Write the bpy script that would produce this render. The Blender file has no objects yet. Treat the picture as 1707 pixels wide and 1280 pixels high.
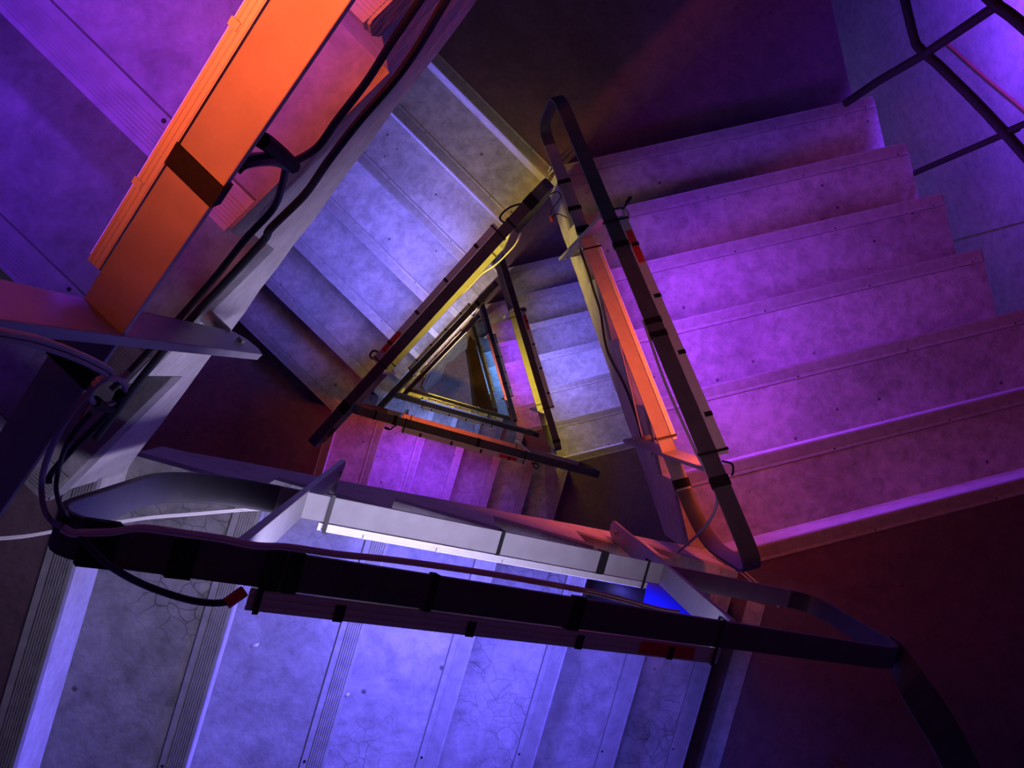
import bpy, bmesh, math, random
from mathutils import Vector, Matrix
random.seed(7)
C = bpy.context.scene.collection
PI = math.pi

# ------------------------------------------------------------------ the stairwell
# A three-sided concrete stair round an open triangular well.  Every flight drops
# seven risers; flight m runs along one side of the well (m = 0 is the highest seen).
H, G, NR = 0.18, 0.2556, 7
TH0 = 3.929846
DTH = (0.0, -0.030503, -0.037531)
S0 = (-0.76237, -0.74078, -0.759356)          # where each flight's first nosing stands
UW, UO = 0.433, 1.88                          # well edge and outer edge of the treads
NF = 12
def theta(m): return TH0 + (m % 3) * 2 * PI / 3 + DTH[m % 3]
def ztop(m): return -m * NR * H
def W(m, s, u, z):
    t = theta(m); d = (math.cos(t), math.sin(t))
    return Vector((d[0]*s + d[1]*u, d[1]*s - d[0]*u, ztop(m) + z))
def zn(m, s): return -(s - S0[m % 3]) / G * H     # nosing line height at s (relative to the flight top)

# ------------------------------------------------------------------ materials
def new_mat(name):
    m = bpy.data.materials.new(name); m.use_nodes = True
    nt = m.node_tree; b = nt.nodes['Principled BSDF']
    return m, nt, b
def plain(name, col, rough=.5, metal=0., spec=.5, noise=0., scale=30., bump=0.):
    m, nt, b = new_mat(name)
    b.inputs['Roughness'].default_value = rough
    b.inputs['Metallic'].default_value = metal
    b.inputs['Specular IOR Level'].default_value = spec
    b.inputs['Base Color'].default_value = (*col, 1)
    g = nt.nodes.new('ShaderNodeTexCoord')
    n = nt.nodes.new('ShaderNodeTexNoise'); n.inputs['Scale'].default_value = scale; n.inputs['Detail'].default_value = 5
    nt.links.new(g.outputs['Object'], n.inputs['Vector'])
    if noise:
        r = nt.nodes.new('ShaderNodeMapRange')
        r.inputs['From Min'].default_value = .3; r.inputs['From Max'].default_value = .7
        r.inputs['To Min'].default_value = 1 - noise; r.inputs['To Max'].default_value = 1 + noise
        nt.links.new(n.outputs['Fac'], r.inputs['Value'])
        v = nt.nodes.new('ShaderNodeVectorMath'); v.operation = 'SCALE'
        v.inputs[0].default_value = col
        nt.links.new(r.outputs['Result'], v.inputs['Scale'])
        nt.links.new(v.outputs['Vector'], b.inputs['Base Color'])
    if bump:
        bp = nt.nodes.new('ShaderNodeBump'); bp.inputs['Strength'].default_value = bump; bp.inputs['Distance'].default_value = .003
        nt.links.new(n.outputs['Fac'], bp.inputs['Height']); nt.links.new(bp.outputs['Normal'], b.inputs['Normal'])
    return m
def emit(name, col, strength):
    m, nt, b = new_mat(name)
    b.inputs['Base Color'].default_value = (.8, .8, .8, 1)
    b.inputs['Emission Color'].default_value = (*col, 1)
    b.inputs['Emission Strength'].default_value = strength
    return m
def concrete(name, base, dark, crack=.5, rough=.75, seed=0., speck=True):
    m, nt, b = new_mat(name); N = nt.nodes; L = nt.links
    geo = N.new('ShaderNodeNewGeometry')
    mp = N.new('ShaderNodeMapping'); mp.inputs['Location'].default_value = (seed, seed*1.7, seed*.3)
    L.new(geo.outputs['Position'], mp.inputs['Vector'])
    def noise(scale, detail=6, rough_=.6, dist=0.):
        n = N.new('ShaderNodeTexNoise'); n.inputs['Scale'].default_value = scale; n.inputs['Detail'].default_value = detail
        n.inputs['Roughness'].default_value = rough_; n.inputs['Distortion'].default_value = dist
        L.new(mp.outputs['Vector'], n.inputs['Vector']); return n.outputs['Fac']
    def rng(v, a, b_, c, d):
        r = N.new('ShaderNodeMapRange'); r.inputs['From Min'].default_value = a; r.inputs['From Max'].default_value = b_
        r.inputs['To Min'].default_value = c; r.inputs['To Max'].default_value = d; L.new(v, r.inputs['Value']); return r.outputs['Result']
    def mul(a, b_):
        n = N.new('ShaderNodeMath'); n.operation = 'MULTIPLY'; L.new(a, n.inputs[0])
        if isinstance(b_, (int, float)): n.inputs[1].default_value = b_
        else: L.new(b_, n.inputs[1])
        return n.outputs[0]
    big = rng(noise(1.7, 3, .6, .4), .35, .68, .76, 1.12)
    midn = noise(20, 5, .74, .25)
    tone = mul(big, rng(midn, .32, .70, .70, 1.2))
    if speck:                                       # little dark specks and pits
        vs = N.new('ShaderNodeTexVoronoi'); vs.inputs['Scale'].default_value = 8; L.new(mp.outputs['Vector'], vs.inputs['Vector'])
        tone = mul(tone, rng(vs.outputs['Distance'], .04, .065, .4, 1.))
    if crack:                                       # craze cracks, only in worn patches
        vc = N.new('ShaderNodeTexVoronoi'); vc.feature = 'DISTANCE_TO_EDGE'; vc.inputs['Scale'].default_value = 24
        wv = N.new('ShaderNodeVectorMath'); wv.operation = 'ADD'
        nn = N.new('ShaderNodeTexNoise'); nn.inputs['Scale'].default_value = 14; nn.inputs['Detail'].default_value = 1; L.new(mp.outputs['Vector'], nn.inputs['Vector'])
        sc = N.new('ShaderNodeVectorMath'); sc.operation = 'SCALE'; sc.inputs['Scale'].default_value = .06
        L.new(nn.outputs['Color'], sc.inputs[0]); L.new(mp.outputs['Vector'], wv.inputs[0]); L.new(sc.outputs['Vector'], wv.inputs[1])
        L.new(wv.outputs['Vector'], vc.inputs['Vector'])
        line = rng(vc.outputs['Distance'], .0, .035, 1., 0.)
        mask = rng(noise(2.3, 2), .50, .62, 0., 1.)
        cr = mul(mul(line, mask), crack)
        inv = N.new('ShaderNodeMath'); inv.operation = 'SUBTRACT'; inv.inputs[0].default_value = 1.; L.new(cr, inv.inputs[1])
        tone = mul(tone, inv.outputs[0])
    mix = N.new('ShaderNodeMix'); mix.data_type = 'RGBA'
    mix.inputs['A'].default_value = (*dark, 1); mix.inputs['B'].default_value = (*base, 1)
    L.new(rng(tone, .25, 1.1, 0., 1.), mix.inputs['Factor'])
    L.new(mix.outputs['Result'], b.inputs['Base Color'])
    b.inputs['Roughness'].default_value = rough
    b.inputs['Specular IOR Level'].default_value = .35
    bp = N.new('ShaderNodeBump'); bp.inputs['Strength'].default_value = .5; bp.inputs['Distance'].default_value = .006
    L.new(noise(22, 3, .65), bp.inputs['Height']); L.new(bp.outputs['Normal'], b.inputs['Normal'])
    return m

M = {}
M['concrete'] = concrete('worn_concrete', (.44, .43, .42), (.06, .055, .05))
M['concrete_plain'] = concrete('worn_concrete_uncracked', (.44, .43, .42), (.06, .055, .05), .0, .75, 21.)
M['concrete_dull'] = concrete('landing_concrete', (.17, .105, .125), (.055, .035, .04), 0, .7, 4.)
M['side'] = concrete('painted_stringer_plaster', (.74, .72, .71), (.34, .30, .29), 0, .7, 9., False)
M['wall'] = concrete('wall_concrete', (.46, .45, .45), (.16, .15, .15), 0, .8, 13., False)
M['ground'] = concrete('ground_screed', (.80, .50, .52), (.24, .12, .10), 0, .7, 2., False)
M['nosing'] = plain('worn_grey_metal_nosing', (.38, .375, .37), .42, .2, .4, .15, 40)
M['screw'] = plain('dark_screw', (.02, .02, .02), .5)
M['joint'] = plain('dark_nosing_joint', (.10, .098, .095), .7)
M['rail'] = plain('lit_rail_steel', (.27, .265, .27), .42, 0., .3, .10, 25, .15)  # lighter copy of the rail paint, for the lit lower bars and posts
M['rail_shaded'] = plain('shaded_rail_steel', (.070, .066, .074), .45, 0., .35, .15, 25)  # same rail paint with shade in its colour, for weakly lit upper bars and bends
M['guard'] = plain('black_painted_tube', (.022, .02, .024), .5, 0., .3)
M['housing'] = plain('brushed_aluminium_housing', (.62, .62, .63), .38, .25, .5, .05, 60)
M['black'] = plain('black_plastic', (.012, .012, .013), .5, 0., .4)
M['tape'] = plain('black_cloth_tape', (.010, .009, .010), .75, 0., .2, .2, 200)
M['red'] = plain('red_reflective_label', (.55, .03, .03), .4)
M['cable_black'] = plain('black_rubber_cable', (.022, .022, .03), .55, 0., .4)
M['cable_grey'] = plain('grey_cable', (.30, .29, .32), .5, 0., .4)
M['cable_white'] = plain('white_flat_cable', (.80, .78, .76), .45, 0., .4)
M['cable_pink'] = plain('clear_pinkish_cable', (.62, .50, .50), .4, 0., .5)
M['cable_red_lit'] = plain('red_lit_cable', (.40, .10, .08), .5)  # red light falling on the wall cable is put into its base colour
M['connector'] = plain('red_wire_connector', (.55, .07, .05), .4)
M['sheet'] = plain('pale_plastic_sheet', (.90, .84, .88), .35, 0., .5, .06, 12)
M['mat'] = concrete('brown_floor_patch', (.20, .10, .055), (.07, .03, .015), 0, .9, 5., False)  # dark brown surface for the right part of the ground
M['blue_plastic'] = plain('glossy_blue_plastic', (.03, .04, .75), .35)
M['debris'] = plain('white_paper_scrap', (.8, .8, .8), .6)

# ------------------------------------------------------------------ mesh helpers (coordinates are s, u, z of a flight)
class MB:
    def __init__(self): self.v = []; self.f = []; self.mi = []
    def add(self, vs, fs, mi=0):
        o = len(self.v); self.v += [Vector(x) for x in vs]; self.f += [tuple(i + o for i in f) for f in fs]; self.mi += [mi] * len(fs)
        return self
    def box(self, a, b, mi=0):
        (x0, y0, z0), (x1, y1, z1) = a, b
        return self.add([(x0,y0,z0),(x1,y0,z0),(x1,y1,z0),(x0,y1,z0),(x0,y0,z1),(x1,y0,z1),(x1,y1,z1),(x0,y1,z1)],
            [(0,3,2,1),(4,5,6,7),(0,1,5,4),(1,2,6,5),(2,3,7,6),(3,0,4,7)], mi)
    def hexa(self, p, mi=0):      # eight corners: bottom four, top four
        return self.add(p, [(0,3,2,1),(4,5,6,7),(0,1,5,4),(1,2,6,5),(2,3,7,6),(3,0,4,7)], mi)
    def prism_sz(self, poly, u0, u1, mi=0):
        n = len(poly)
        vs = [(s, u0, z) for s, z in poly] + [(s, u1, z) for s, z in poly]
        fs = [tuple(range(n))[::-1], tuple(range(n, 2*n))] + [(i, (i+1) % n, (i+1) % n + n, i + n) for i in range(n)]
        return self.add(vs, fs, mi)
    def prism_xy(self, poly, z0, z1, mi=0):
        n = len(poly)
        vs = [(x, y, z0) for x, y in poly] + [(x, y, z1) for x, y in poly]
        fs = [tuple(range(n))[::-1], tuple(range(n, 2*n))] + [(i, (i+1) % n, (i+1) % n + n, i + n) for i in range(n)]
        return self.add(vs, fs, mi)
    def band(self, path, ufun, t, closed=False, mi=0):
        # flat bar whose width lies along u; path of (s, z); ufun(s) -> (u0, u1)
        n = len(path); nor = []
        for i in range(n):
            a = path[(i-1) % n] if closed or i else path[i]; b = path[(i+1) % n] if closed or i < n-1 else path[i]
            ds, dz = b[0]-a[0], b[1]-a[1]; l = math.hypot(ds, dz) or 1
            nor.append((-dz/l*t/2, ds/l*t/2))
        vs = []
        for (s, z), (ns, nz) in zip(path, nor):
            u0, u1 = ufun(s)
            vs += [(s-ns, u0, z-nz), (s+ns, u0, z+nz), (s+ns, u1, z+nz), (s-ns, u1, z-nz)]
        fs = []
        for i in range(n if closed else n-1):
            a = 4*i; b = 4*((i+1) % n)
            fs += [(a+k, b+k, b+(k+1) % 4, a+(k+1) % 4) for k in range(4)]
        if not closed: fs += [(3,2,1,0), tuple(4*(n-1)+k for k in range(4))]
        return self.add(vs, fs, mi)
    def tube(self, pts, r, sides=8, mi=0):
        pts = [Vector(p) for p in pts]; n = len(pts); vs = []; prev = None
        for i, p in enumerate(pts):
            t = (pts[min(i+1, n-1)] - pts[max(i-1, 0)]); t.normalize()
            if prev is None:
                a = Vector((0,0,1)) if abs(t.z) < .9 else Vector((1,0,0)); x = t.cross(a).normalized()
            else:
                x = (prev - t * prev.dot(t)); x.normalize()
            prev = x; y = t.cross(x)
            for k in range(sides):
                an = 2*PI*k/sides; vs.append(p + (x*math.cos(an) + y*math.sin(an))*r)
        fs = [(i*sides+k, i*sides+(k+1) % sides, (i+1)*sides+(k+1) % sides, (i+1)*sides+k) for i in range(n-1) for k in range(sides)]
        fs += [tuple(range(sides))[::-1], tuple((n-1)*sides+k for k in range(sides))]
        return self.add(vs, fs, mi)
def spline(pts, sub=8):
    pts = [Vector(p) for p in pts]
    if len(pts) < 3: return [pts[0].lerp(pts[-1], i/sub) for i in range(sub+1)]
    out = []
    for i in range(len(pts)-1):
        p0 = pts[max(i-1, 0)]; p1 = pts[i]; p2 = pts[i+1]; p3 = pts[min(i+2, len(pts)-1)]
        for k in range(sub):
            t = k/sub
            out.append(.5*((2*p1) + (p2-p0)*t + (2*p0-5*p1+4*p2-p3)*t*t + (3*p1-p0-3*p2+p3)*t**3))
    out.append(pts[-1]); return out

def tag(o, label, cat, group=None, kind=None):
    if label: o['label'] = label
    if cat: o['category'] = cat
    if group: o['group'] = group
    if kind: o['kind'] = kind
    return o
class Frame:                                  # maps (s, u, z) of flight m to the local space of a root
    def __init__(self, m, s=0., u=0., z=0.):
        self.m, self.o = m, (s, u, z)
    def loc(self): return W(self.m, *self.o)
    def loc_of(self, p): return Vector((p[0]-self.o[0], -(p[1]-self.o[1]), p[2]-self.o[2]))
def empty(name, fr, label, cat, group=None):
    o = bpy.data.objects.new(name, None); C.objects.link(o); o.empty_display_size = .05
    o.location = fr.loc(); o.rotation_euler = (0, 0, theta(fr.m)); o['fm'] = fr.m; del o['fm']
    tag(o, label, cat, group); return o
def finish(name, mb, mats, parent=None, smooth=False, bevel=0., xf=None):
    me = bpy.data.meshes.new(name)
    me.from_pydata([xf(v) if xf else v for v in mb.v], [], mb.f)
    for mm in (mats if isinstance(mats, (list, tuple)) else [mats]): me.materials.append(M[mm] if isinstance(mm, str) else mm)
    for p, i in zip(me.polygons, mb.mi): p.material_index = i
    bm = bmesh.new(); bm.from_mesh(me); bmesh.ops.recalc_face_normals(bm, faces=bm.faces)
    bm.to_mesh(me); bm.free()
    if smooth:
        for p in me.polygons: p.use_smooth = True
        try: me.set_sharp_from_angle(angle=math.radians(40))
        except Exception: pass
    o = bpy.data.objects.new(name, me); C.objects.link(o)
    if parent: o.parent = parent
    if bevel:
        b = o.modifiers.new('bevel', 'BEVEL'); b.width = bevel; b.segments = 2; b.limit_method = 'ANGLE'
    return o
def part(name, mb, mats, root, fr, smooth=False, bevel=0., via=None):
    # via: the part that carries a sub-part (parts have identity transforms under their root)
    return finish(name, mb, mats, via or root, smooth, bevel, fr.loc_of)
def top(name, mb, mats, fr, label, cat, group=None, smooth=False, bevel=0., kind=None):
    o = finish(name, mb, mats, None, smooth, bevel, fr.loc_of)
    o.location = fr.loc(); o.rotation_euler = (0, 0, theta(fr.m))
    return tag(o, label, cat, group, kind)
def copy_tree(o, parent=None):
    c = o.copy(); C.objects.link(c)
    if parent: c.parent = parent
    for ch in o.children: copy_tree(ch, c)
    return c

# ------------------------------------------------------------------ flights
def nosing_mb(s, z, u0, u1):
    # ribbed metal strip let into the front of a tread: front lip, seven ribs, groove, plain rear lip with screws
    mb = MB(); w = .047; t = .003
    prof = [(s + .004, z - .016), (s + .004, z + t), (s - .003, z + t)]
    x = s - .003
    for k in range(6):
        prof += [(x, z + .0008), (x - .0022, z + .0008), (x - .0022, z + t), (x - .0047, z + t)]; x -= .0047
    prof += [(x, z + .0004), (x - .003, z + .0004), (x - .003, z + .002), (s - w + .001, z + .0026), (s - w, z + .0003), (s - w, z - .002), (s - .0005, z - .002), (s - .0005, z - .016)]
    mb.prism_sz(prof, u0, u1)
    mb.box((s - w - .0020, u0, z - .002), (s - w - .0002, u1, z + .0006), 2)
    u = u0 + .14
    while u < u1:
        c = [(s - w + .008 + .0032*math.cos(a), u + .0032*math.sin(a)) for a in [2*PI*i/8 for i in range(8)]]
        mb.prism_xy(c, z + .001, z + .0034, 1); u += .42
    return mb
def step_wobble(seed, n, amp):
    r = random.Random(seed); return [r.uniform(-amp, amp) for _ in range(n)]
def make_flight(m, label, depth0, depth1):
    j = m % 3; s0 = S0[j]; zz = -NR*H
    fr = Frame(m, s0 + 3*G, UW, zz - .2)
    root = empty('stair_flight', fr, label, 'stair flight', 'concrete stair flights')
    mb = MB(); poly = []
    TT = .055; RC = .014
    # stepped top of the body, just under the treads, then the soffit
    poly.append((s0 - RC, -.16)); poly.append((s0 - RC, -.003))
    poly.append((s0 - RC, -H - TT))
    for k in range(1, 7):
        sk = s0 + k*G
        poly.append((sk - RC, -k*H - TT)); poly.append((sk - RC, -(k+1)*H - (TT if k < 6 else 0)))
    poly = poly[2:]
    e = s0 + 6*G
    n = 34; wob = step_wobble(m + 1, n + 1, .007)
    for i in range(n + 1):
        f = i/n; s = e - RC - (e - RC - s0)*f
        poly.append((s - (RC if i == n else 0), zn(m, s) - (depth1 + (depth0 - depth1)*f) + wob[i]))
    mb.prism_sz(poly, UW, UO - .0)
    part('stair_body', mb, 'side', root, fr)
    for k in range(1, 7):
        sa, sb = s0 + (k-1)*G - RC, s0 + k*G; z = -k*H
        t = MB()
        t.prism_sz([(sa, z - TT), (sa, z), (sb - .006, z), (sb - .0005, z - .005), (sb - .0005, z - .034), (sb - .010, z - TT)], UW - .0015, UO + .004)
        to = part('tread', t, 'concrete' if j == 1 else 'concrete_plain', root, fr)
        part('nosing_strip', nosing_mb(sb, z, UW + .002, UO - .002), ['nosing', 'screw', 'joint'], root, fr, via=to)
    rw = MB()                                       # riser skins are part of the body; the plain plaster side shows on the well
    return root
FL = {
 0: 'violet-lit concrete flight behind the wide orange rail, nearest to the viewer',
 1: 'blue-lit concrete flight with crazed treads beside the long white-lit rail bar',
 2: 'magenta-lit concrete flight whose stepped ends stand before the blue wall',
 3: 'lilac-blue concrete flight running down from the dark top landing to the brown left landing',
 4: 'bright violet concrete flight with orange rail edge below the brown left landing',
 5: 'blue-lit flight with yellowish rail edge, seen past the magenta flight',
 6: 'pale blue flight on the left side of the second turn down',
 7: 'pale blue flight behind the orange-lit rail on the second turn down',
 8: 'violet flight with salmon red rail edge, deep in the well',
 9: 'small pale flight on the left side of the lowest turn',
 10: 'small yellow-edged flight on the lower side of the lowest turn',
 11: 'small sky-blue flight on the right side of the lowest turn',
}
DEP = ((.36, .33), (.40, .38), (.58, .40))
flights = {}
for m in range(NF):
    if m < 3: flights[m] = make_flight(m, FL[m], *DEP[m])
    else:
        r = copy_tree(flights[m % 3]); r.location.z -= (m // 3) * 3 * NR * H; r['label'] = FL[m]; flights[m] = r

# ------------------------------------------------------------------ landings
def make_landing(m, label):                         # at the foot of flight m, corner of the well
    fr = Frame(m, S0[m % 3] + 6*G + .0, UW, -NR*H)
    root = empty('stair_landing', fr, label, 'landing', 'concrete corner landings')
    root.rotation_euler = (0, 0, 0)
    o = fr.loc(); z = ztop(m + 1)
    e = S0[m % 3] + 6*G; b = S0[(m+1) % 3]
    A = W(m, e - .0135, UW, 0); A2 = W(m, e - .0135, UO, 0); A3 = W(m, e + 1.75, UO, 0)
    B = W(m+1, b - .0145, UW, 0); B2 = W(m+1, b - .0145, UO, 0); B3 = W(m+1, b - 1.75, UO, 0)
    n1 = A2 - A; n2 = B2 - B; n1.normalize(); n2.normalize()
    den = n1.x*n2.y - n1.y*n2.x; dx, dy = B.x - A.x, B.y - A.y
    ta = (dx*n2.y - dy*n2.x)/den                     # where the two step lines cross, measured from A
    poly = [A + n1*ta, B2, B3, A3, A2] if ta > 0 else [A, B, B2, B3, A3, A2]
    pts = [(p.x - o.x, p.y - o.y) for p in poly]
    mb = MB(); mb.prism_xy(pts, -.24, 0)
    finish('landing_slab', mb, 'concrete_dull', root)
    f2 = Frame(m+1, b, UW, 0)
    ns = nosing_mb(b, 0, UW + .002, UO - .002)
    ob = finish('nosing_strip', ns, ['nosing', 'screw', 'joint'], root, xf=lambda v: (lambda w: Vector((w.x - o.x, w.y - o.y, w.z - z)))(W(m+1, v.x, v.y, v.z)))
    rz = MB(); rz.box((b - .0143, UW, -H + .0005), (b - .006, UO, -.0165))
    finish('riser', rz, 'side', root, xf=lambda v: (lambda w: Vector((w.x - o.x, w.y - o.y, w.z - z)))(W(m+1, v.x, v.y, v.z)))
    if m == 1:                                      # bare strip left along the foot of the flight
        st = MB(); st.box((e + .125, UW + .10, -NR*H + .0005), (e + .185, UO, -NR*H + .004))
        finish('edge_strip', st, 'concrete_plain', root, xf=lambda v: (lambda w: Vector((w.x - o.x, w.y - o.y, w.z - z)))(W(m, v.x, v.y, v.z)))
    return root
LL = {0: 'grey landing at the far left between the violet and the blue flights',
 1: 'dark maroon landing filling the lower right corner',
 2: 'dim brown-grey landing at the top behind the looped rail end',
 3: 'dark brown landing left of the well, beside the black taped rail end',
 4: 'brown-grey landing below the yellow-lit rail, at the foot of the violet flight',
 5: 'small indigo landing above the blue flight, behind the black rails',
 6: 'small pale landing at the left corner of the second turn down',
 7: 'small mauve landing at the right corner of the second turn down',
 8: 'small dim landing at the upper corner of the second turn down',
 9: 'tiny landing at the left corner of the lowest turn',
 10: 'tiny landing at the right corner of the lowest turn'}
for m in range(NF - 1): make_landing(m, LL[m])

# ------------------------------------------------------------------ ground and walls
g = MB(); g.prism_xy([(-6, -6), (6, -6), (6, 6), (-6, 6)], -.2, 0)
o = finish('floor', g, 'ground'); o.location = (0, 0, ztop(NF)); o['kind'] = 'structure'
o['label'] = 'mottled brown ground floor at the bottom of the well'
def wall(name, m, u, label, joints):
    mb = MB(); L_ = 6.0; zb = ztop(NF) - ztop(m)
    js = sorted(joints); ss = [-L_] + js + [L_]
    for a, b in zip(ss, ss[1:]):                    # cast panels with recessed joints between them
        mb.box((a + .006, u, zb), (b - .006, u + .25, 2.8))
    mb.box((-L_, u + .012, zb), (L_, u + .24, 2.79))
    fr = Frame(m, 0, u, zb); o = finish(name, mb, 'wall', None, xf=fr.loc_of)
    o.location = fr.loc(); o.rotation_euler = (0, 0, theta(m)); o['kind'] = 'structure'; o['label'] = label
wall('wall_right', 2, 2.6, 'cast concrete wall beyond the stepped flight ends, lit blue violet', [-2.3, .088, 2.5])
wall('wall_left', 0, 2.0, 'cast concrete wall outside the violet flight', [-2.4, 0., 2.4])
wall('wall_front', 1, 2.0, 'cast concrete wall outside the blue flight', [-2.4, 0., 2.4])

# ------------------------------------------------------------------ railings: looped flat bars on plate posts
RAIL = {  # u of inner edge, yaw, upper height, lower height, pitch change  (heights above the nosing line)
 0: (.3425, .0244, .863, .3726, .0106), 1: (.3748, .0224, .8761, .3749, .0653), 2: (.3470, .0003, .8572, .3873, -.0219),
 3: (.3426, -.0009, .8602, .384, .0023), 4: (.3837, .0222, .8721, .384, .0047), 5: (.342, .0075, .8593, .384, .0012),
 6: (.343, 0, .862, .384, .002), 7: (.376, .015, .868, .384, .004), 8: (.345, 0, .86, .384, 0),
 9: (.343, 0, .862, .384, .002), 10: (.376, .015, .868, .384, .004), 11: (.345, 0, .86, .384, 0)}
BW, BT = .0453, .009
class Rail:
    def __init__(self, m): self.m = m; self.u0, self.yaw, self.hu, self.hl, self.pd = RAIL[m]
    def ui(self, s): return self.u0 + self.yaw*s
    def uu(self, s): return (self.ui(s), self.ui(s) + BW)
    def zu(self, s): return zn(self.m, s) + self.hu + self.pd*s
    def zl(self, s): return zn(self.m, s) + self.hl + self.pd*s
def corner(p0, pc, p1, r, n=8):                     # fillet of the path corner pc (s, z)
    a = Vector((p0[0]-pc[0], p0[1]-pc[1])); b = Vector((p1[0]-pc[0], p1[1]-pc[1])); a.normalize(); b.normalize()
    P = Vector(pc); A = P + a*r; B = P + b*r; out = []
    for i in range(n+1):
        t = i/n; q = A*(1-t)**2 + P*2*t*(1-t) + B*t*t; out.append((q.x, q.y))
    return out
ENDS = {0: (-.61, .875), 1: (-.562, .875), 2: (-.625, .885), 3: (-.60, .88), 4: (-.61, .88), 5: (-.62, .88)}
def loop_paths(m):
    R = Rail(m); a, b = ENDS.get(m, (-.61, .875))
    ua, ub, la, lb = (a, R.zu(a)), (b, R.zu(b)), (a, R.zl(a)), (b, R.zl(b))
    top_end = corner(la, ua, ub, .10)               # vertical end -> upper bar, at the head of the flight
    low_end = corner(ua, la, lb, .17)
    tb = corner(ua, ub, lb, .11); lb_ = corner(ub, lb, la, .11)
    upper = [top_end[-1]] + [(top_end[-1][0] + (tb[0][0]-top_end[-1][0])*i/12, top_end[-1][1] + (tb[0][1]-top_end[-1][1])*i/12) for i in range(1, 13)]
    lower = [lb_[-1]] + [(lb_[-1][0] + (low_end[-1][0]-lb_[-1][0])*i/12, lb_[-1][1] + (low_end[-1][1]-lb_[-1][1])*i/12) for i in range(1, 13)]
    head = low_end[::-1] + top_end
    foot = tb + lb_
    return upper, lower, head, foot
def tape_mb(path_pt, slope, ufun, wid, t=BT):       # a wrap of tape round the flat bar at (s, z)
    mb = MB(); s, z = path_pt; c = 1/math.hypot(1, slope)
    p = [(s - wid/2*c, z - wid/2*c*slope), (s + wid/2*c, z + wid/2*c*slope)]
    u0, u1 = ufun(s); mb.band(p, lambda q: (u0 - .0018, u1 + .0018), t + .004)
    return mb
PS = .38                                            # posts stand at s = -.38 and +.38
def make_rail(m, label, mats=('rail_shaded', 'rail'), tapes=(), ext=False, post_s=(-PS, PS)):
    R = Rail(m); fr = Frame(m, 0, R.ui(0), zn(m, 0))
    root = empty('stair_railing', fr, label, 'railing', 'looped flat bar railings round the well')
    up, lo, head, foot = loop_paths(m)
    part('upper_rail', MB().band(up, R.uu, BT), mats[0], root, fr, bevel=.0012)
    part('lower_rail', MB().band(lo, R.uu, BT), mats[1], root, fr, bevel=.0012)
    part('end_bend', MB().band(head, R.uu, BT), mats[0], root, fr, True, bevel=.0012)
    part('end_bend', MB().band(foot, R.uu, BT), mats[0], root, fr, True, bevel=.0012)
    for s in post_s:
        u0, u1 = R.uu(s); zt = R.zu(s) - BT/2 - .003; zb = zn(m, s) - .25; t = .006
        mb = MB()
        u1 = min(u1, UW - .004)
        pl = [(u0 - .002, zt), (u1, zt), (u1, zb + .07), (u1 - .012, zb + .02), (u0 + .012, zb), (u0 - .002, zb + .02)]
        vs = [(s - t, u, z) for u, z in pl] + [(s + t, u, z) for u, z in pl]; n = len(pl)
        mb.add(vs, [tuple(range(n)), tuple(range(n, 2*n))[::-1]] + [(i, (i+1) % n, (i+1) % n + n, i+n) for i in range(n)])
        po = part('post', mb, mats[1], root, fr, bevel=.001)
        k = MB(); zc = zb + .11
        k.tube([(s, u1 - .004, zc), (s, UW - .0016, zc)], .011, 12)
        k.tube([(s - .012, u0 + .02, zc), (s + .012, u0 + .02, zc)], .006, 6)
        part('wall_bracket', k, mats[1], root, fr, True, via=po)
    for kind, s, wid in tapes:
        f = R.zu if kind == 'u' else R.zl
        slope = (f(s + .01) - f(s - .01)) / .02
        part('tape_band', tape_mb((s, f(s)), slope, R.uu, wid), 'tape', root, fr)
    return root, R, fr
RL = {
 0: 'wide orange-lit flat bar railing crossing the upper left corner',
 1: 'long black railing across the bottom, with a white-lit lower bar',
 2: 'tall looped black railing right of the well, with an orange-lit lower bar',
 3: 'black railing slanting down left above the yellow bar, taped at its foot',
 4: 'black railing above the bright violet flight, with an orange lower bar',
 5: 'slim black railing with a yellow lower bar beside the blue flight',
 6: 'short black railing behind the yellow bar, on the left of the second turn',
 7: 'short black railing with pale blue bar, lower side of the second turn',
 8: 'slim blue-black railing with salmon bar, right of the second turn',
 9: 'small black railing with yellow-green bar beside the pale sheet',
 10: 'small black railing with yellow bar in front of the brown ground',
 11: 'small black railing with sky-blue bar right of the brown ground'}
TAPES = {
 0: [('l', .226, .022), ('l', .43, .022)],
 1: [('u', -.505, .035), ('u', -.43, .028), ('u', -.338, .018), ('u', -.318, .018), ('u', .07, .022), ('l', .215, .022), ('u', -.15, .01), ('l', -.02, .008)],
 2: [('u', .27, .022), ('u', .02, .02), ('u', -.02, .02), ('u', -.415, .03), ('l', -.47, .03), ('l', .62, .02), ('l', .5, .02), ('l', .41, .03)],
 3: [('u', -.50, .05), ('u', -.40, .008), ('u', .62, .06)],
 4: [('u', -.5, .012), ('u', -.40, .02), ('u', .06, .02)],
 5: [('u', -.56, .02)],
 6: [('u', -.4, .03)], 8: [('u', .1, .02), ('u', -.2, .02)]}
rails = {}
for m in range(NF):
    rails[m] = make_rail(m, RL[m], tapes=TAPES.get(m, ()))

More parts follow.
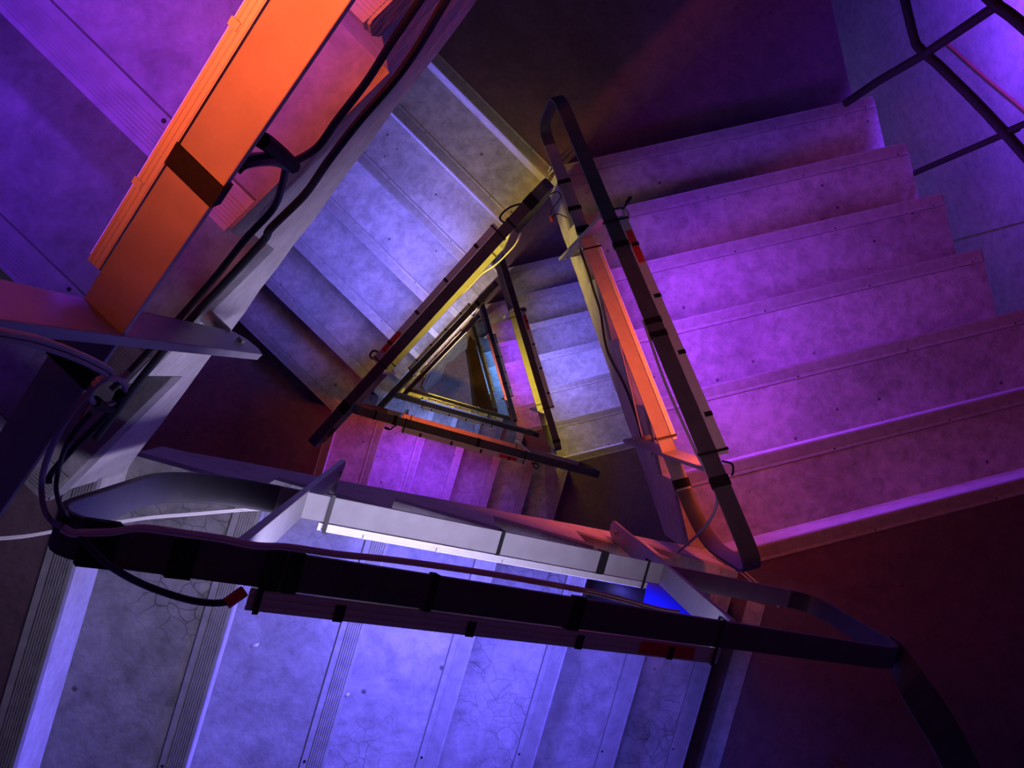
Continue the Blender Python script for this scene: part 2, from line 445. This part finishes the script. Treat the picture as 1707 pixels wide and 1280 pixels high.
# the black bar that carries on from the foot of the long lower railing, sweeping out over the maroon landing
root, R, fr = rails[1]
pth = [(.884, .416, R.zu(.872) - .10), (.886, .425, R.zu(.872) - .055), (.905, .46, R.zu(.872) - .02), (.955, .505, R.zu(.872) - .012), (1.02, .565, R.zu(.872) - .01), (1.13, .69, R.zu(.872) - .01), (1.35, .98, R.zu(.872) - .01)]
pp = spline(pth, 6); mb = MB(); vs = []
for i, p in enumerate(pp):
    t = (pp[min(i+1, len(pp)-1)] - pp[max(i-1, 0)]); t3 = t.normalized(); t.z = 0; t.normalize(); q = Vector((-t.y, t.x, 0))
    q = Vector((0, 1, 0)).lerp(q, min(1., max(0., (i - 4)/14))).normalized(); nn = t3.cross(q).normalized()
    w = .026 + .010*min(1, i/18)
    for a, dz in ((-w, -.004), (-w, .004), (w, .004), (w, -.004)): vs.append(p + q*a + nn*dz)
n = len(pp)
mb.add(vs, [(4*i+k, 4*i+4+k, 4*i+4+(k+1) % 4, 4*i+(k+1) % 4) for i in range(n-1) for k in range(4)] + [(3,2,1,0), tuple(4*(n-1)+k for k in range(4))])
part('rail_extension', mb, 'rail_shaded', root, fr)
mb = MB(); e = pth[-1]; mb.box((e[0]-.03, e[1]-.03, -NR*H), (e[0]+.03, e[1]+.03, e[2]-.004))
part('post', mb, 'rail_shaded', root, fr, bevel=.002)

# outer guard rail of the magenta flight
def make_guard():
    m = 2; fr = Frame(m, .773, 1.754, zn(m, S0[2] + 6*G))
    root = empty('guard_rail', fr, 'black tubular guard rail on the outer end of the magenta flight, before the blue wall', 'guard rail')
    e = S0[2] + 6*G; ub = 1.80
    def bar(name, h, r):
        p = [(1.35, ub, zn(m, e) - H + h + .13), (e + .12, ub, zn(m, e) - H + h + .13), (e + .02, ub, zn(m, e) + h - .02), (e - .10, ub + .02, zn(m, e - .10) + h), (e - .5, ub + .06, zn(m, e - .5) + h), (-.9, ub + .10, zn(m, -.9) + h)]
        mb = MB(); mb.tube(spline(p, 6), r, 10); part(name, mb, 'guard', root, fr, True)
    bar('mid_rail', .60, .019); bar('top_rail', 1.06, .021)
    mb = MB(); mb.tube([(.773, 1.754, zn(m, .773) - .002), (.773, 1.757, zn(m, .773) + .3), (.773, 1.80, zn(m, .773) + .6), (.773, 1.80, zn(m, .773) + 1.07)], .017, 10); part('post', mb, 'guard', root, fr, True)
    mb = MB(); mb.tube([(.39, 1.90, zn(m, .39) - .25), (.385, 1.89, zn(m, .385) + .62)], .012, 10); mb.tube([(.385, 1.86, zn(m, .385)+.60), (.385, 1.87, zn(m, .385) + 1.07)], .012, 10); part('post', mb, 'guard', root, fr, True)
make_guard()

# ------------------------------------------------------------------ light bars
VIO, BLU, MAG = (.175, .03, 1.0), (.11, .085, 1.0), (.23, .035, .95)
LIL, PBL, SKY = (.14, .12, 1.0), (.26, .32, 1.0), (.12, .34, 1.0)
ORA, WHI, YEL, SAL, YGR = (1.0, .115, .028), (.68, .60, 1.0), (.95, .68, .05), (1.0, .18, .10), (1.0, .74, .42)
PNK = (1.0, .72, .72)
LAMP = {  # outer colour, power, inner colour, power
 0: (VIO, 92, ORA, 7.2), 1: (BLU, 44, WHI, 3.4), 2: (MAG, 15, ORA, 3.9), 3: (LIL, 17, YEL, 3.6), 4: (VIO, 20, ORA, 2.9),
 5: (LIL, 17, YEL, 3.6), 6: (PBL, 13, PNK, 6), 7: (PBL, 11, PBL, 4), 8: (VIO, 18, SAL, 5), 9: (PBL, 5, YGR, 15), 10: (PBL, 4, YEL, 8), 11: (SKY, 13, SKY, 4)}
CN = {VIO: 'violet', BLU: 'blue', MAG: 'magenta', LIL: 'lilac blue', PBL: 'pale blue', SKY: 'sky blue', ORA: 'orange', WHI: 'white', YEL: 'yellow', SAL: 'salmon red', YGR: 'yellow green', PNK: 'pinkish white'}
WHERE = {0: 'nearest railing at the upper left', 1: 'long railing across the bottom', 2: 'tall looped railing right of the well', 3: 'railing slanting left, yellow lower bar',
 4: 'railing above the bright violet flight', 5: 'slim railing beside the blue flight', 6: 'left railing of the second turn', 7: 'lower railing of the second turn', 8: 'right railing of the second turn',
 9: 'left railing of the lowest turn', 10: 'lower railing of the lowest turn', 11: 'right railing of the lowest turn'}
EM = {}
BEAM = {1: (80, 156)}                               # tilt and beam angle of the tread lamps
WASH = {0: 92}                                     # beam angle of the upper bars
def lamp(name, m, s0, s1, zf, u, col, power, tilt, width, spread, root, fr):
    a = W(m, s0, u, zf(s0)); b = W(m, s1, u, zf(s1)); c = (a + b)/2
    x = (b - a).normalized(); t = theta(m); n = Vector((math.sin(t), -math.cos(t), 0))
    dn = Vector((0, 0, -1)); dn = (dn - x*dn.dot(x)).normalized()
    d = (dn*math.cos(tilt) + n*math.sin(tilt)).normalized()
    zax = -d; y = zax.cross(x)
    L = bpy.data.lights.new(name, 'AREA'); L.shape = 'RECTANGLE'; L.size = (b - a).length; L.size_y = width
    L.color = col; L.energy = power; L.spread = spread
    o = bpy.data.objects.new(name, L); C.objects.link(o)
    mw = Matrix.Identity(4); mw.col[0] = (*x, 0); mw.col[1] = (*y, 0); mw.col[2] = (*zax, 0); mw.col[3] = (*c, 1)
    o.parent = root; o.matrix_parent_inverse = Matrix.Identity(4)
    rm = Matrix.Translation(root.location) @ Matrix.Rotation(root.rotation_euler.z, 4, 'Z')
    o.matrix_basis = rm.inverted() @ mw
    return o
def slant_box(mb, R, f, s0, s1, ua, ub, za, zb, mi=0):
    P = []
    for dz in (za, zb):
        P += [(s0, R.ui(s0) + ua, f(s0) + dz), (s1, R.ui(s1) + ua, f(s1) + dz), (s1, R.ui(s1) + ub, f(s1) + dz), (s0, R.ui(s0) + ub, f(s0) + dz)]
    mb.hexa(P, mi)
def tie_mb(R, f, s, ua, ub, za, zb, w=.005):
    mb = MB(); t = .0015
    for a in ((ua - t, ua, za - t, zb + t), (ub, ub + t, za - t, zb + t), (ua, ub, zb, zb + t), (ua, ub, za - t, za)):
        slant_box(mb, R, f, s - w/2, s + w/2, a[0], a[1], a[2], a[3])
    return mb
def make_bar(m, where):
    R = rails[m][1]; upper = where == 'outer'; f = R.zu if upper else R.zl
    col, pw = (LAMP[m][2], LAMP[m][3]) if upper else (LAMP[m][0], LAMP[m][1])
    a, b = (-.355, .365) if upper else (-.345, .345)
    wd = .026 if upper else .013
    ua, ub = BW + .002, BW + .002 + wd
    fr = Frame(m, 0, R.ui(0) + BW, f(0))
    if upper: lab = f'{CN[col]} light bar outside the upper rail, {WHERE[m]}'
    else: lab = f'slim {CN[col]} light bar along the lower rail, {WHERE[m]}'
    root = empty('light_bar', fr, lab, 'light bar', 'linear light bars tied to the railings')
    mb = MB(); za, zb = -.016, .004
    slant_box(mb, R, f, a, b, ua, ub, za + .004, zb)
    nr = 3
    for k in range(nr):                             # ridges of the extrusion
        q = ua + (ub - ua)*(k + .5)/nr
        slant_box(mb, R, f, a, b, q - wd*.10, q + wd*.10, zb, zb + .0012)
    part('housing', mb, 'housing', root, fr)
    key = (m, where)
    EM[key] = emit('diffuser_' + CN[col].replace(' ', '_'), col, 3.0 if upper else 1.5)
    mb = MB(); 
    if upper: slant_box(mb, R, f, a + .005, b - .005, ua + wd*.15, ub - wd*.15, za, za + .004)
    else: slant_box(mb, R, f, a + .005, b - .005, ub, ub + .0015, za + .006, zb - .003)
    part('diffuser', mb, EM[key], root, fr)
    for k in range(4 if upper else 5):
        s = a + (b - a)*(k + .6)/(4.2 if upper else 5.2); mb = MB()
        q = .006 if upper else .003
        slant_box(mb, R, f, s - q, s + q, ua + (.006 if upper else .006), ub + .001, zb + .0012, zb + .003)
        part('clip', mb, 'black' if upper else 'housing', root, fr)
    for s in (a + .012, b - .012) if (m or upper) else ():
        part('cable_tie', tie_mb(R, f, s, -.002, ub + .001, za - .001, zb + .004, .006), 'black', root, fr)
    if upper and m < 6:
        mb = MB(); slant_box(mb, R, f, b - .165, b - .055, ua + .003, ub - .003, zb + .0014, zb + .0022)
        part('warning_label', mb, 'red', root, fr)
    zc = lambda s: f(s) + za - .002
    if upper:
        lamp('wash_lamp', m, a, b, zc, R.ui(0) + (ua + ub)/2, col, pw, math.radians(-30 if m == 9 else -12 if m else -4), .018, math.radians(WASH.get(m, 150)), root, fr)
    else:
        tl, bm_ = BEAM.get(m, (78, 150))
        lamp('tread_lamp', m, a + (.40, .24)[m] if m < 2 else a + .12, b + (.09 if m == 1 else .01), lambda s: f(s) - .006, R.ui(0) + ub + .003, col, pw, math.radians(tl), .01, math.radians(bm_), root, fr)
    return root
for m in range(NF):
    make_bar(m, 'outer'); make_bar(m, 'inner')

# ------------------------------------------------------------------ cables, ties and small things (world coordinates along the rails they hang from)
CAB_SHEET = ([(-.62,-.16,-15.1),(-.49,.10,-15.1),(-.258,.376,-15.1),(.022,.674,-15.1),(.182,.802,-15.1)],
 [(-.569,-.287,-15.1),(-.439,-.169,-15.1),(-.31,-.06,-15.1),(-.219,.198,-15.1),(-.09,.257,-15.1),(.02,.375,-15.1),(.12,.44,-15.1)],
 [(.051,.534,-15.1),(.109,.355,-15.1),(.157,.007,-15.1),(.222,-.641,-15.1),(.68,-.745,-15.1),(.486,.055,-15.1),(.309,.504,-15.1),(.181,.653,-15.1)])
CAB = {
 'L0a': [(-0.25,0.323,-0.503),(-0.257,0.316,-0.514),(-0.287,0.285,-0.546),(-0.315,0.257,-0.583),(-0.35,0.223,-0.612),(-0.374,0.199,-0.633),(-0.396,0.176,-0.606)],
 'L0b': [(-0.224,0.356,-0.581),(-0.263,0.317,-0.648),(-0.292,0.288,-0.678),(-0.336,0.243,-0.696),(-0.375,0.204,-0.728),(-0.407,0.172,-0.762),(-0.449,0.13,-0.763),(-0.461,0.118,-0.781),(-0.515,0.063,-0.795),(-0.562,0.016,-0.805),(-0.629,-0.051,-0.841),(-0.673,-0.095,-0.877),(-0.713,-0.136,-0.906)],
 'L0c': [(-0.396,0.169,-0.574),(-0.401,0.164,-0.588),(-0.41,0.155,-0.62),(-0.428,0.137,-0.665),(-0.461,0.104,-0.675),(-0.502,0.062,-0.699),(-0.544,0.02,-0.716),(-0.615,-0.051,-0.734),(-0.632,-0.068,-0.732)],
 'L0tie': [(-0.386,0.143,-0.381),(-0.385,0.145,-0.402),(-0.382,0.147,-0.45),(-0.38,0.149,-0.504)],
 'L0strap': [(-0.41,0.12,-0.39),(-0.404,0.126,-0.392),(-0.395,0.134,-0.413),(-0.387,0.143,-0.453),(-0.382,0.148,-0.501)],
 'Lp': [(-0.456,-0.033,-0.052),(-0.456,-0.034,-0.072),(-0.459,-0.036,-0.124),(-0.465,-0.042,-0.194),(-0.473,-0.05,-0.264),(-0.476,-0.054,-0.276),(-0.481,-0.058,-0.267)],
 'knot': [(-0.532,-0.067,-0.396),(-0.525,-0.06,-0.389),(-0.519,-0.054,-0.407),(-0.523,-0.058,-0.448),(-0.531,-0.066,-0.477),(-0.541,-0.076,-0.486),(-0.544,-0.079,-0.459),(-0.54,-0.075,-0.422),(-0.53,-0.065,-0.392),(-0.521,-0.056,-0.399),(-0.52,-0.055,-0.432),(-0.514,-0.049,-0.437)],
 'knot2': [(-0.54,-0.075,-0.429),(-0.546,-0.081,-0.464),(-0.547,-0.082,-0.491),(-0.539,-0.074,-0.484),(-0.534,-0.069,-0.475)],
 'grey': [(-0.532,-0.067,-0.396),(-0.539,-0.074,-0.394),(-0.56,-0.096,-0.408),(-0.589,-0.124,-0.45),(-0.648,-0.161,-0.577),(-0.648,-0.188,-0.582),(-0.643,-0.203,-0.589),(-0.608,-0.199,-0.526)],
 'conn': [(-0.552,-0.087,-0.448),(-0.568,-0.103,-0.456),(-0.584,-0.119,-0.475),(-0.647,-0.153,-0.616),(-0.65,-0.175,-0.618),(-0.606,-0.189,-0.526)],
 'thinr': [(-0.554,-0.075,-0.458),(-0.567,-0.088,-0.474),(-0.581,-0.103,-0.495),(-0.6,-0.121,-0.516)],
 'long': [(-0.586,-0.079,-0.627),(-0.613,-0.106,-0.632),(-0.642,-0.135,-0.632),(-0.673,-0.161,-0.66),(-0.675,-0.171,-0.66)],
 'pink': [(-0.607,-0.2,-0.524),(-0.6,-0.206,-0.53),(-0.594,-0.207,-0.535),(-0.569,-0.209,-0.551),(-0.546,-0.208,-0.567),(-0.512,-0.218,-0.592),(-0.477,-0.229,-0.618),(-0.446,-0.241,-0.641),(-0.417,-0.25,-0.679),(-0.366,-0.266,-0.716),(-0.296,-0.285,-0.767),(-0.19,-0.318,-0.845),(-0.108,-0.346,-0.907),(-0.005,-0.383,-0.983),(0.1,-0.428,-1.064),(0.144,-0.443,-1.096)],
 'white': [(-0.882,-0.278,-0.942),(-0.864,-0.279,-0.955),(-0.833,-0.279,-0.975),(-0.785,-0.274,-1.007),(-0.725,-0.271,-1.047),(-0.688,-0.269,-1.071),(-0.638,-0.27,-1.105),(-0.568,-0.271,-1.153),(-0.538,-0.273,-1.173)],
 'black': [(-0.601,-0.201,-0.532),(-0.595,-0.211,-0.538),(-0.577,-0.241,-0.556),(-0.557,-0.272,-0.601),(-0.522,-0.295,-0.629),(-0.497,-0.305,-0.647),(-0.479,-0.307,-0.66),(-0.473,-0.303,-0.663)],
 'R0g': [(0.329,0.105,-2.221),(0.337,0.065,-2.193),(0.363,-0.075,-2.093),(0.41,-0.248,-1.966),(0.427,-0.288,-1.944),(0.451,-0.338,-1.931),(0.464,-0.389,-1.964),(0.449,-0.449,-2.01),(0.471,-0.544,-2.279),(0.493,-0.638,-2.558),(0.501,-0.673,-2.624)],
 'R0d': [(0.314,0.516,-3.421),(0.329,0.452,-3.405),(0.348,0.369,-3.354),(0.366,0.292,-3.33),(0.385,0.207,-3.29),(0.421,0.055,-3.343),(0.454,-0.09,-3.139),(0.481,-0.207,-3.058),(0.5,-0.291,-3.034),(0.51,-0.332,-2.924)],
 'R0p': [(0.406,0.098,-3.027),(0.448,-0.08,-3.013),(0.473,-0.192,-3.009),(0.494,-0.28,-3.002),(0.506,-0.332,-2.926)],
 'L1w': [(0.091,0.569,-3.613),(0.077,0.531,-3.638),(0.043,0.494,-3.674),(-0.008,0.448,-3.722),(-0.07,0.41,-3.771),(-0.122,0.359,-3.823),(-0.184,0.304,-3.881),(-0.354,0.147,-4.044),(-0.484,0.002,-4.182)],
 'L1k': [(0.064,0.604,-3.124),(0.05,0.605,-3.13),(0.015,0.596,-3.152),(-0.015,0.575,-3.178),(-0.02,0.556,-3.189),(-0.001,0.542,-3.187)],
 'wl1': [(0.175,0.684,-3.389),(0.204,0.695,-3.368),(0.225,0.698,-3.357),(0.237,0.681,-3.359),(0.227,0.662,-3.374),(0.207,0.639,-3.395),(0.201,0.617,-3.409)],
 'wl2': [(0.211,0.605,-3.41),(0.218,0.613,-3.403),(0.236,0.614,-3.393),(0.267,0.598,-3.385)],
 'wc': [(0.201,0.61,-3.412),(0.212,0.589,-3.418)],
 'yl1': [(0.234,0.875,-3.688),(0.234,0.873,-3.812),(0.234,0.875,-3.936)],
 'yl2': [(0.24,0.85,-3.647),(0.237,0.862,-3.811),(0.237,0.863,-3.909)],
 'R0c': [(0.289,0.467,-2.469),(0.31,0.471,-2.469),(0.323,0.473,-2.468),(0.342,0.5,-2.484)],
 'R0o': [(0.32,0.466,-2.474),(0.324,0.439,-2.454),(0.331,0.432,-2.449),(0.335,0.451,-2.461),(0.325,0.473,-2.478)],
 'R0e': [(0.472,-0.273,-1.942),(0.488,-0.276,-1.938),(0.497,-0.282,-1.932),(0.495,-0.299,-1.921),(0.49,-0.307,-1.917)],
 'L1r': [(-0.514,0.043,-3.691),(-0.55,0.033,-3.714),(-0.563,0.049,-3.712),(-0.548,0.067,-3.696),(-0.527,0.061,-3.688),(-0.522,0.043,-3.695)],
 'B1r': [(0.283,-0.544,-5.002),(0.272,-0.564,-4.999),(0.291,-0.584,-5.015),(0.306,-0.57,-5.023),(0.291,-0.555,-5.009),(0.26,-0.549,-4.988)],
 'B1c': [(-0.488,-0.292,-4.431),(-0.506,-0.304,-4.421),(-0.52,-0.315,-4.414),(-0.535,-0.308,-4.403)],
 'R1c': [(0.295,0.438,-6.229),(0.329,0.447,-6.229),(0.341,0.428,-6.215),(0.319,0.424,-6.215)],
 't1': [(-0.536,-0.004,-4.215),(-0.594,-0.104,-4.378),(-0.611,-0.164,-4.302)],
 'flat': [(0.701,-0.674,-2.516),(0.715,-0.686,-2.516),(0.758,-0.724,-2.516),(0.832,-0.793,-2.516)],
 'scrap1': [(-0.651,-0.627,-1.62),(-0.644,-0.621,-1.62),(-0.635,-0.62,-1.62),(-0.639,-0.627,-1.62)],
 'scrap2': [(-0.473,-0.796,-1.8),(-0.468,-0.791,-1.8),(-0.462,-0.795,-1.8),(-0.469,-0.8,-1.8)],
}
class World:                                        # root space at a world point
    def __init__(self, o): self.o = Vector(o)
    def loc_of(self, p): return Vector(p) - self.o
def cable(key, r, mat, label, cat='cable', twin=0., name='cable', group=None, ends=None, sub=7):
    P = [Vector(q) for q in CAB[key]]; o = P[len(P)//2]; mb = MB()
    offs = [Vector()] if not twin else [Vector((twin, twin, 0))*.7, Vector((-twin, -twin, 0))*.7]
    for d in offs: mb.tube([q + d for q in spline(P, sub)], r, 8)
    ob = finish(name, mb, mat, None, True, xf=lambda v: Vector(v) - o); ob.location = o
    tag(ob, label, cat, group)
    if ends:
        e = MB(); q, q2 = P[-1], P[-2]; d = (q - q2).normalized(); e.tube([q - d*.012, q + d*.012], r*1.7, 8)
        finish('connector', e, ends, ob, True, xf=lambda v: Vector(v) - o)
    return ob
cable('L0a', .0045, 'cable_black', 'dark cable along the pale stringer, running up out of the loop tie')
cable('L0b', .0052, 'cable_black', 'longest dark cable hanging down the pale stringer face')
cable('L0c', .0042, 'cable_black', 'dark cable dropping from the black tie towards the knotted cables')
cable('L0tie', .0075, 'tape', 'thick black tie holding cables to the orange-lit bar', 'cable tie', name='cable_tie')
cable('L0strap', .0062, 'cable_black', 'short dark cable curving from the black tape on the orange-lit bar')
cable('Lp', .0021, 'cable_grey', 'grey twin cable entering from the left edge above the taped bar', twin=.0020)
cable('knot', .0027, 'cable_grey', 'loosely knotted grey cable loop by the lower end of the orange rail')
cable('knot2', .0050, 'tape', 'black tape lump inside the knotted grey cable', 'tape', name='tape_lump')
cable('grey', .0030, 'cable_grey', 'thick grey cable bending down to the head of the long black rail')
cable('conn', .0026, 'cable_black', 'black cable with plug hanging to the taped rail head', ends='black')
cable('thinr', .0016, 'connector', 'thin red wire below the cable knot', 'wire', name='wire')
cable('long', .0036, 'cable_black', 'dark cable passing under the knot to the lower rail head')
cable('pink', .0024, 'cable_pink', 'clear pinkish twin cable along the inner edge of the long black rail', twin=.0024)
cable('white', .0015, 'cable_white', 'white twin cable passing under the looped head of the long black rail', twin=.0022)
cable('black', .0040, 'cable_black', 'black cable sagging from the tape to the blue light bar', ends='connector')
cable('R0g', .0040, 'cable_grey', 'grey cable looping from the tall right railing to the long black rail')
cable('R0d', .0050, 'cable_black', 'dark cable along the yellow-lit stringer of the right flight')
cable('R0p', .0030, 'cable_pink', 'pale pink cable beside the dark cable on the right stringer')
cable('L1w', .0030, 'cable_white', 'white cables bundled along the yellow-lit bar', twin=.0035)
cable('L1k', .0040, 'cable_black', 'black cable arching out above the yellow-lit bar')
cable('wl1', .0022, 'cable_black', 'thin black wire loop by the upper corner of the well', 'wire', name='wire')
cable('wl2', .0022, 'cable_black', 'thin black wire from the red connector to the looped rail', 'wire', name='wire')
cable('wc', .0085, 'connector', 'small red wire connector hanging at the upper corner', 'connector', name='wire_connector')
cable('yl1', .0028, 'cable_white', 'pale wire at the top corner of the well, the longer of two', 'wire', name='wire')
cable('yl2', .0028, 'cable_white', 'pale wire at the top corner of the well, the shorter of two', 'wire', name='wire')
cable('R0c', .0035, 'cable_black', 'black cable end sticking out beside the tall right railing', ends='black')
cable('R0o', .0045, 'cable_pink', 'small coiled cable end lit orange beside the tall right railing')
cable('R0e', .0030, 'cable_black', 'short cable tail at the lower end of the magenta light bar')
cable('L1r', .0045, 'cable_black', 'small coil of black cable beside the left slanting rail')
cable('B1r', .0042, 'cable_black', 'small ring of black cable under the rail of the violet flight')
cable('B1c', .0040, 'cable_black', 'black cable plug hanging over the violet flight', ends='black')
cable('R1c', .0050, 'cable_black', 'short black plug beside the slim railing of the blue flight', ends='black')
cable('t1', .0022, 'cable_black', 'thin wire dropping from the yellow-lit bar to the orange-lit rail', 'wire', name='wire')
cable('flat', .0028, 'cable_pink', 'flat twin cable lying across the maroon landing under the rail loop', twin=.005)
CAB['wall_line'] = [tuple(W(2, s_, 2.592, z_ - ztop(2))) for s_, z_ in ((1.10, -4.17), (1.018, -4.087), (.80, -3.88), (.59, -3.672), (.30, -3.40))]
cable('wall_line', .006, 'cable_red_lit', 'thin cable coloured as if red-lit, running slantwise across the blue-lit wall')
def scrap(key, label):
    P = [Vector(q) for q in CAB[key]]; o = sum(P, Vector())/4; mb = MB()
    up = Vector((0, 0, .004)); n = len(P)
    mb.add([q + up*(.4 + .5*(i % 2)) for i, q in enumerate(P)] + [q + up*(.7 + .5*(i % 2)) for i, q in enumerate(P)], [(0,1,2,3), (7,6,5,4), (0,4,5,1), (1,5,6,2), (2,6,7,3), (3,7,4,0)])
    ob = finish('paper_scrap', mb, 'debris', None, xf=lambda v: Vector(v) - o); ob.location = o; tag(ob, label, 'paper scrap')
scrap('scrap1', 'white paper scrap on the blue tread, the one nearer the landing')
scrap('scrap2', 'white paper scrap on the blue tread, farther down the flight')

# black rounded can with a blue cylinder lying beside the foot of the blue flight
fr = Frame(1, .40, .52, -5*H)
root = empty('floodlight', fr, 'black rounded floodlight with a blue barrel behind the white-lit bar', 'floodlight')
mb = MB(); ax = [(.30, .53), (.315, .53), (.35, .53), (.40, .535), (.44, .54)]; rr = [.02, .055, .075, .078, .07]
pts = []
for (s_, u_), r_ in zip(ax, rr):
    for k in range(20): pts.append((s_, u_ + r_*math.cos(2*PI*k/20), -5*H + .13 + r_*math.sin(2*PI*k/20)))
mb.add(pts, [(i*20+k, i*20+(k+1) % 20, (i+1)*20+(k+1) % 20, (i+1)*20+k) for i in range(4) for k in range(20)] + [tuple(range(20))[::-1], tuple(range(80, 100))])
part('can_body', mb, 'black', root, fr, True)
mb = MB(); mb.tube([(.44, .54, -5*H + .13), (.445, .54, -5*H + .13), (.56, .545, -5*H + .11), (.60, .55, -5*H + .10)], .052, 20)
part('barrel', mb, 'blue_plastic', root, fr, True)
mb = MB(); mb.box((.36, .50, -5*H + .001), (.40, .57, -5*H + .06)); part('foot', mb, 'black', root, fr, bevel=.004)

# pale sheet gathered along the left side of the ground, and the brown patch beside it
zg = ztop(NF)
so, si = [Vector(q) for q in CAB_SHEET[0]], [Vector(q) for q in CAB_SHEET[1]]
def lerp_path(P, t):
    x = t*(len(P) - 1); i = min(int(x), len(P) - 2); return P[i].lerp(P[i+1], x - i)
mb = MB(); nx, ny = 60, 22; o = Vector((-.3, .1, zg)); V = []
for i in range(nx + 1):
    for j in range(ny + 1):
        t, q = i/nx, j/ny; a = lerp_path(so, t); b = lerp_path(si, t); p_ = a.lerp(b, q)
        p_.z = zg + .012 + .05*(1 - q)*(.5 + .5*math.sin(q*17 + 5*t + 2*math.sin(t*9))) + .06*q*(1 - q)*math.sin(t*16 + q*8)**2 + .03*math.exp(-((q - .8)/.12)**2)
        V.append(p_)
Fc = [(i*(ny+1)+j, (i+1)*(ny+1)+j, (i+1)*(ny+1)+j+1, i*(ny+1)+j+1) for i in range(nx) for j in range(ny)]
mb.add(V, Fc); ob = finish('plastic_sheet', mb, 'sheet', None, True, xf=lambda v: Vector(v) - o); ob.location = o
m_ = ob.modifiers.new('thickness', 'SOLIDIFY'); m_.thickness = .004
tag(ob, 'pale rumpled plastic sheet along the left side of the ground at the bottom', 'sheet')
mp = [Vector(q) for q in CAB_SHEET[2]]; o = Vector((.35, .1, zg))
mb = MB(); mb.prism_xy([(q.x - o.x, q.y - o.y) for q in mp], .001, .009)  # thin brown layer lying over part of the ground floor
ob = finish('floor_patch', mb, 'mat'); ob.location = o; tag(ob, 'dark brown patch on the right part of the ground floor', 'mat')

# ------------------------------------------------------------------ added ambient fill and the wall flood
w = bpy.data.worlds.new('stairwell_fill'); bpy.context.scene.world = w; w.use_nodes = True
w.node_tree.nodes['Background'].inputs['Color'].default_value = (.75, .28, .8, 1)
w.node_tree.nodes['Background'].inputs['Strength'].default_value = .022  # dim violet fill added from all round to tint the dark areas
def spot(name, loc, aim, col, power, size, blend, rad=.1):
    L = bpy.data.lights.new(name, 'SPOT'); L.color = col; L.energy = power; L.spot_size = size; L.spot_blend = blend; L.shadow_soft_size = rad
    o = bpy.data.objects.new(name, L); C.objects.link(o); o.location = loc
    o.rotation_euler = (aim - loc).to_track_quat('-Z', 'Y').to_euler(); return o
spot('wall_flood', W(2, 1.05, 2.22, -.62), W(2, .72, 2.6, -1.02), (.16, .035, 1.), 85, math.radians(140), .25, .03)

# ------------------------------------------------------------------ camera (hand-held over the well, looking almost straight down)
cam = bpy.data.cameras.new('camera'); co = bpy.data.objects.new('camera', cam); C.objects.link(co)
wv = Vector((-0.0055493, -0.0710302, -0.0062859)); ang = wv.length
co.matrix_world = Matrix.Translation((-0.2343162, -0.0575608, 0.4123623)) @ Matrix.Rotation(ang, 4, wv.normalized())
cam.sensor_width = 36; cam.sensor_fit = 'HORIZONTAL'; cam.lens = 1557.587/1707*36; cam.clip_start = .01; cam.clip_end = 100
sc = bpy.context.scene; sc.camera = co
sc.cycles.max_bounces = 3; sc.cycles.diffuse_bounces = 3; sc.cycles.glossy_bounces = 1; sc.cycles.adaptive_threshold = .05
sc.cycles.caustics_reflective = False; sc.cycles.caustics_refractive = False
vs = sc.view_settings; sc.display_settings.display_device = 'sRGB'; vs.view_transform = 'Standard'; vs.look = 'None'; vs.exposure = 0; vs.gamma = 1; vs.use_curve_mapping = False
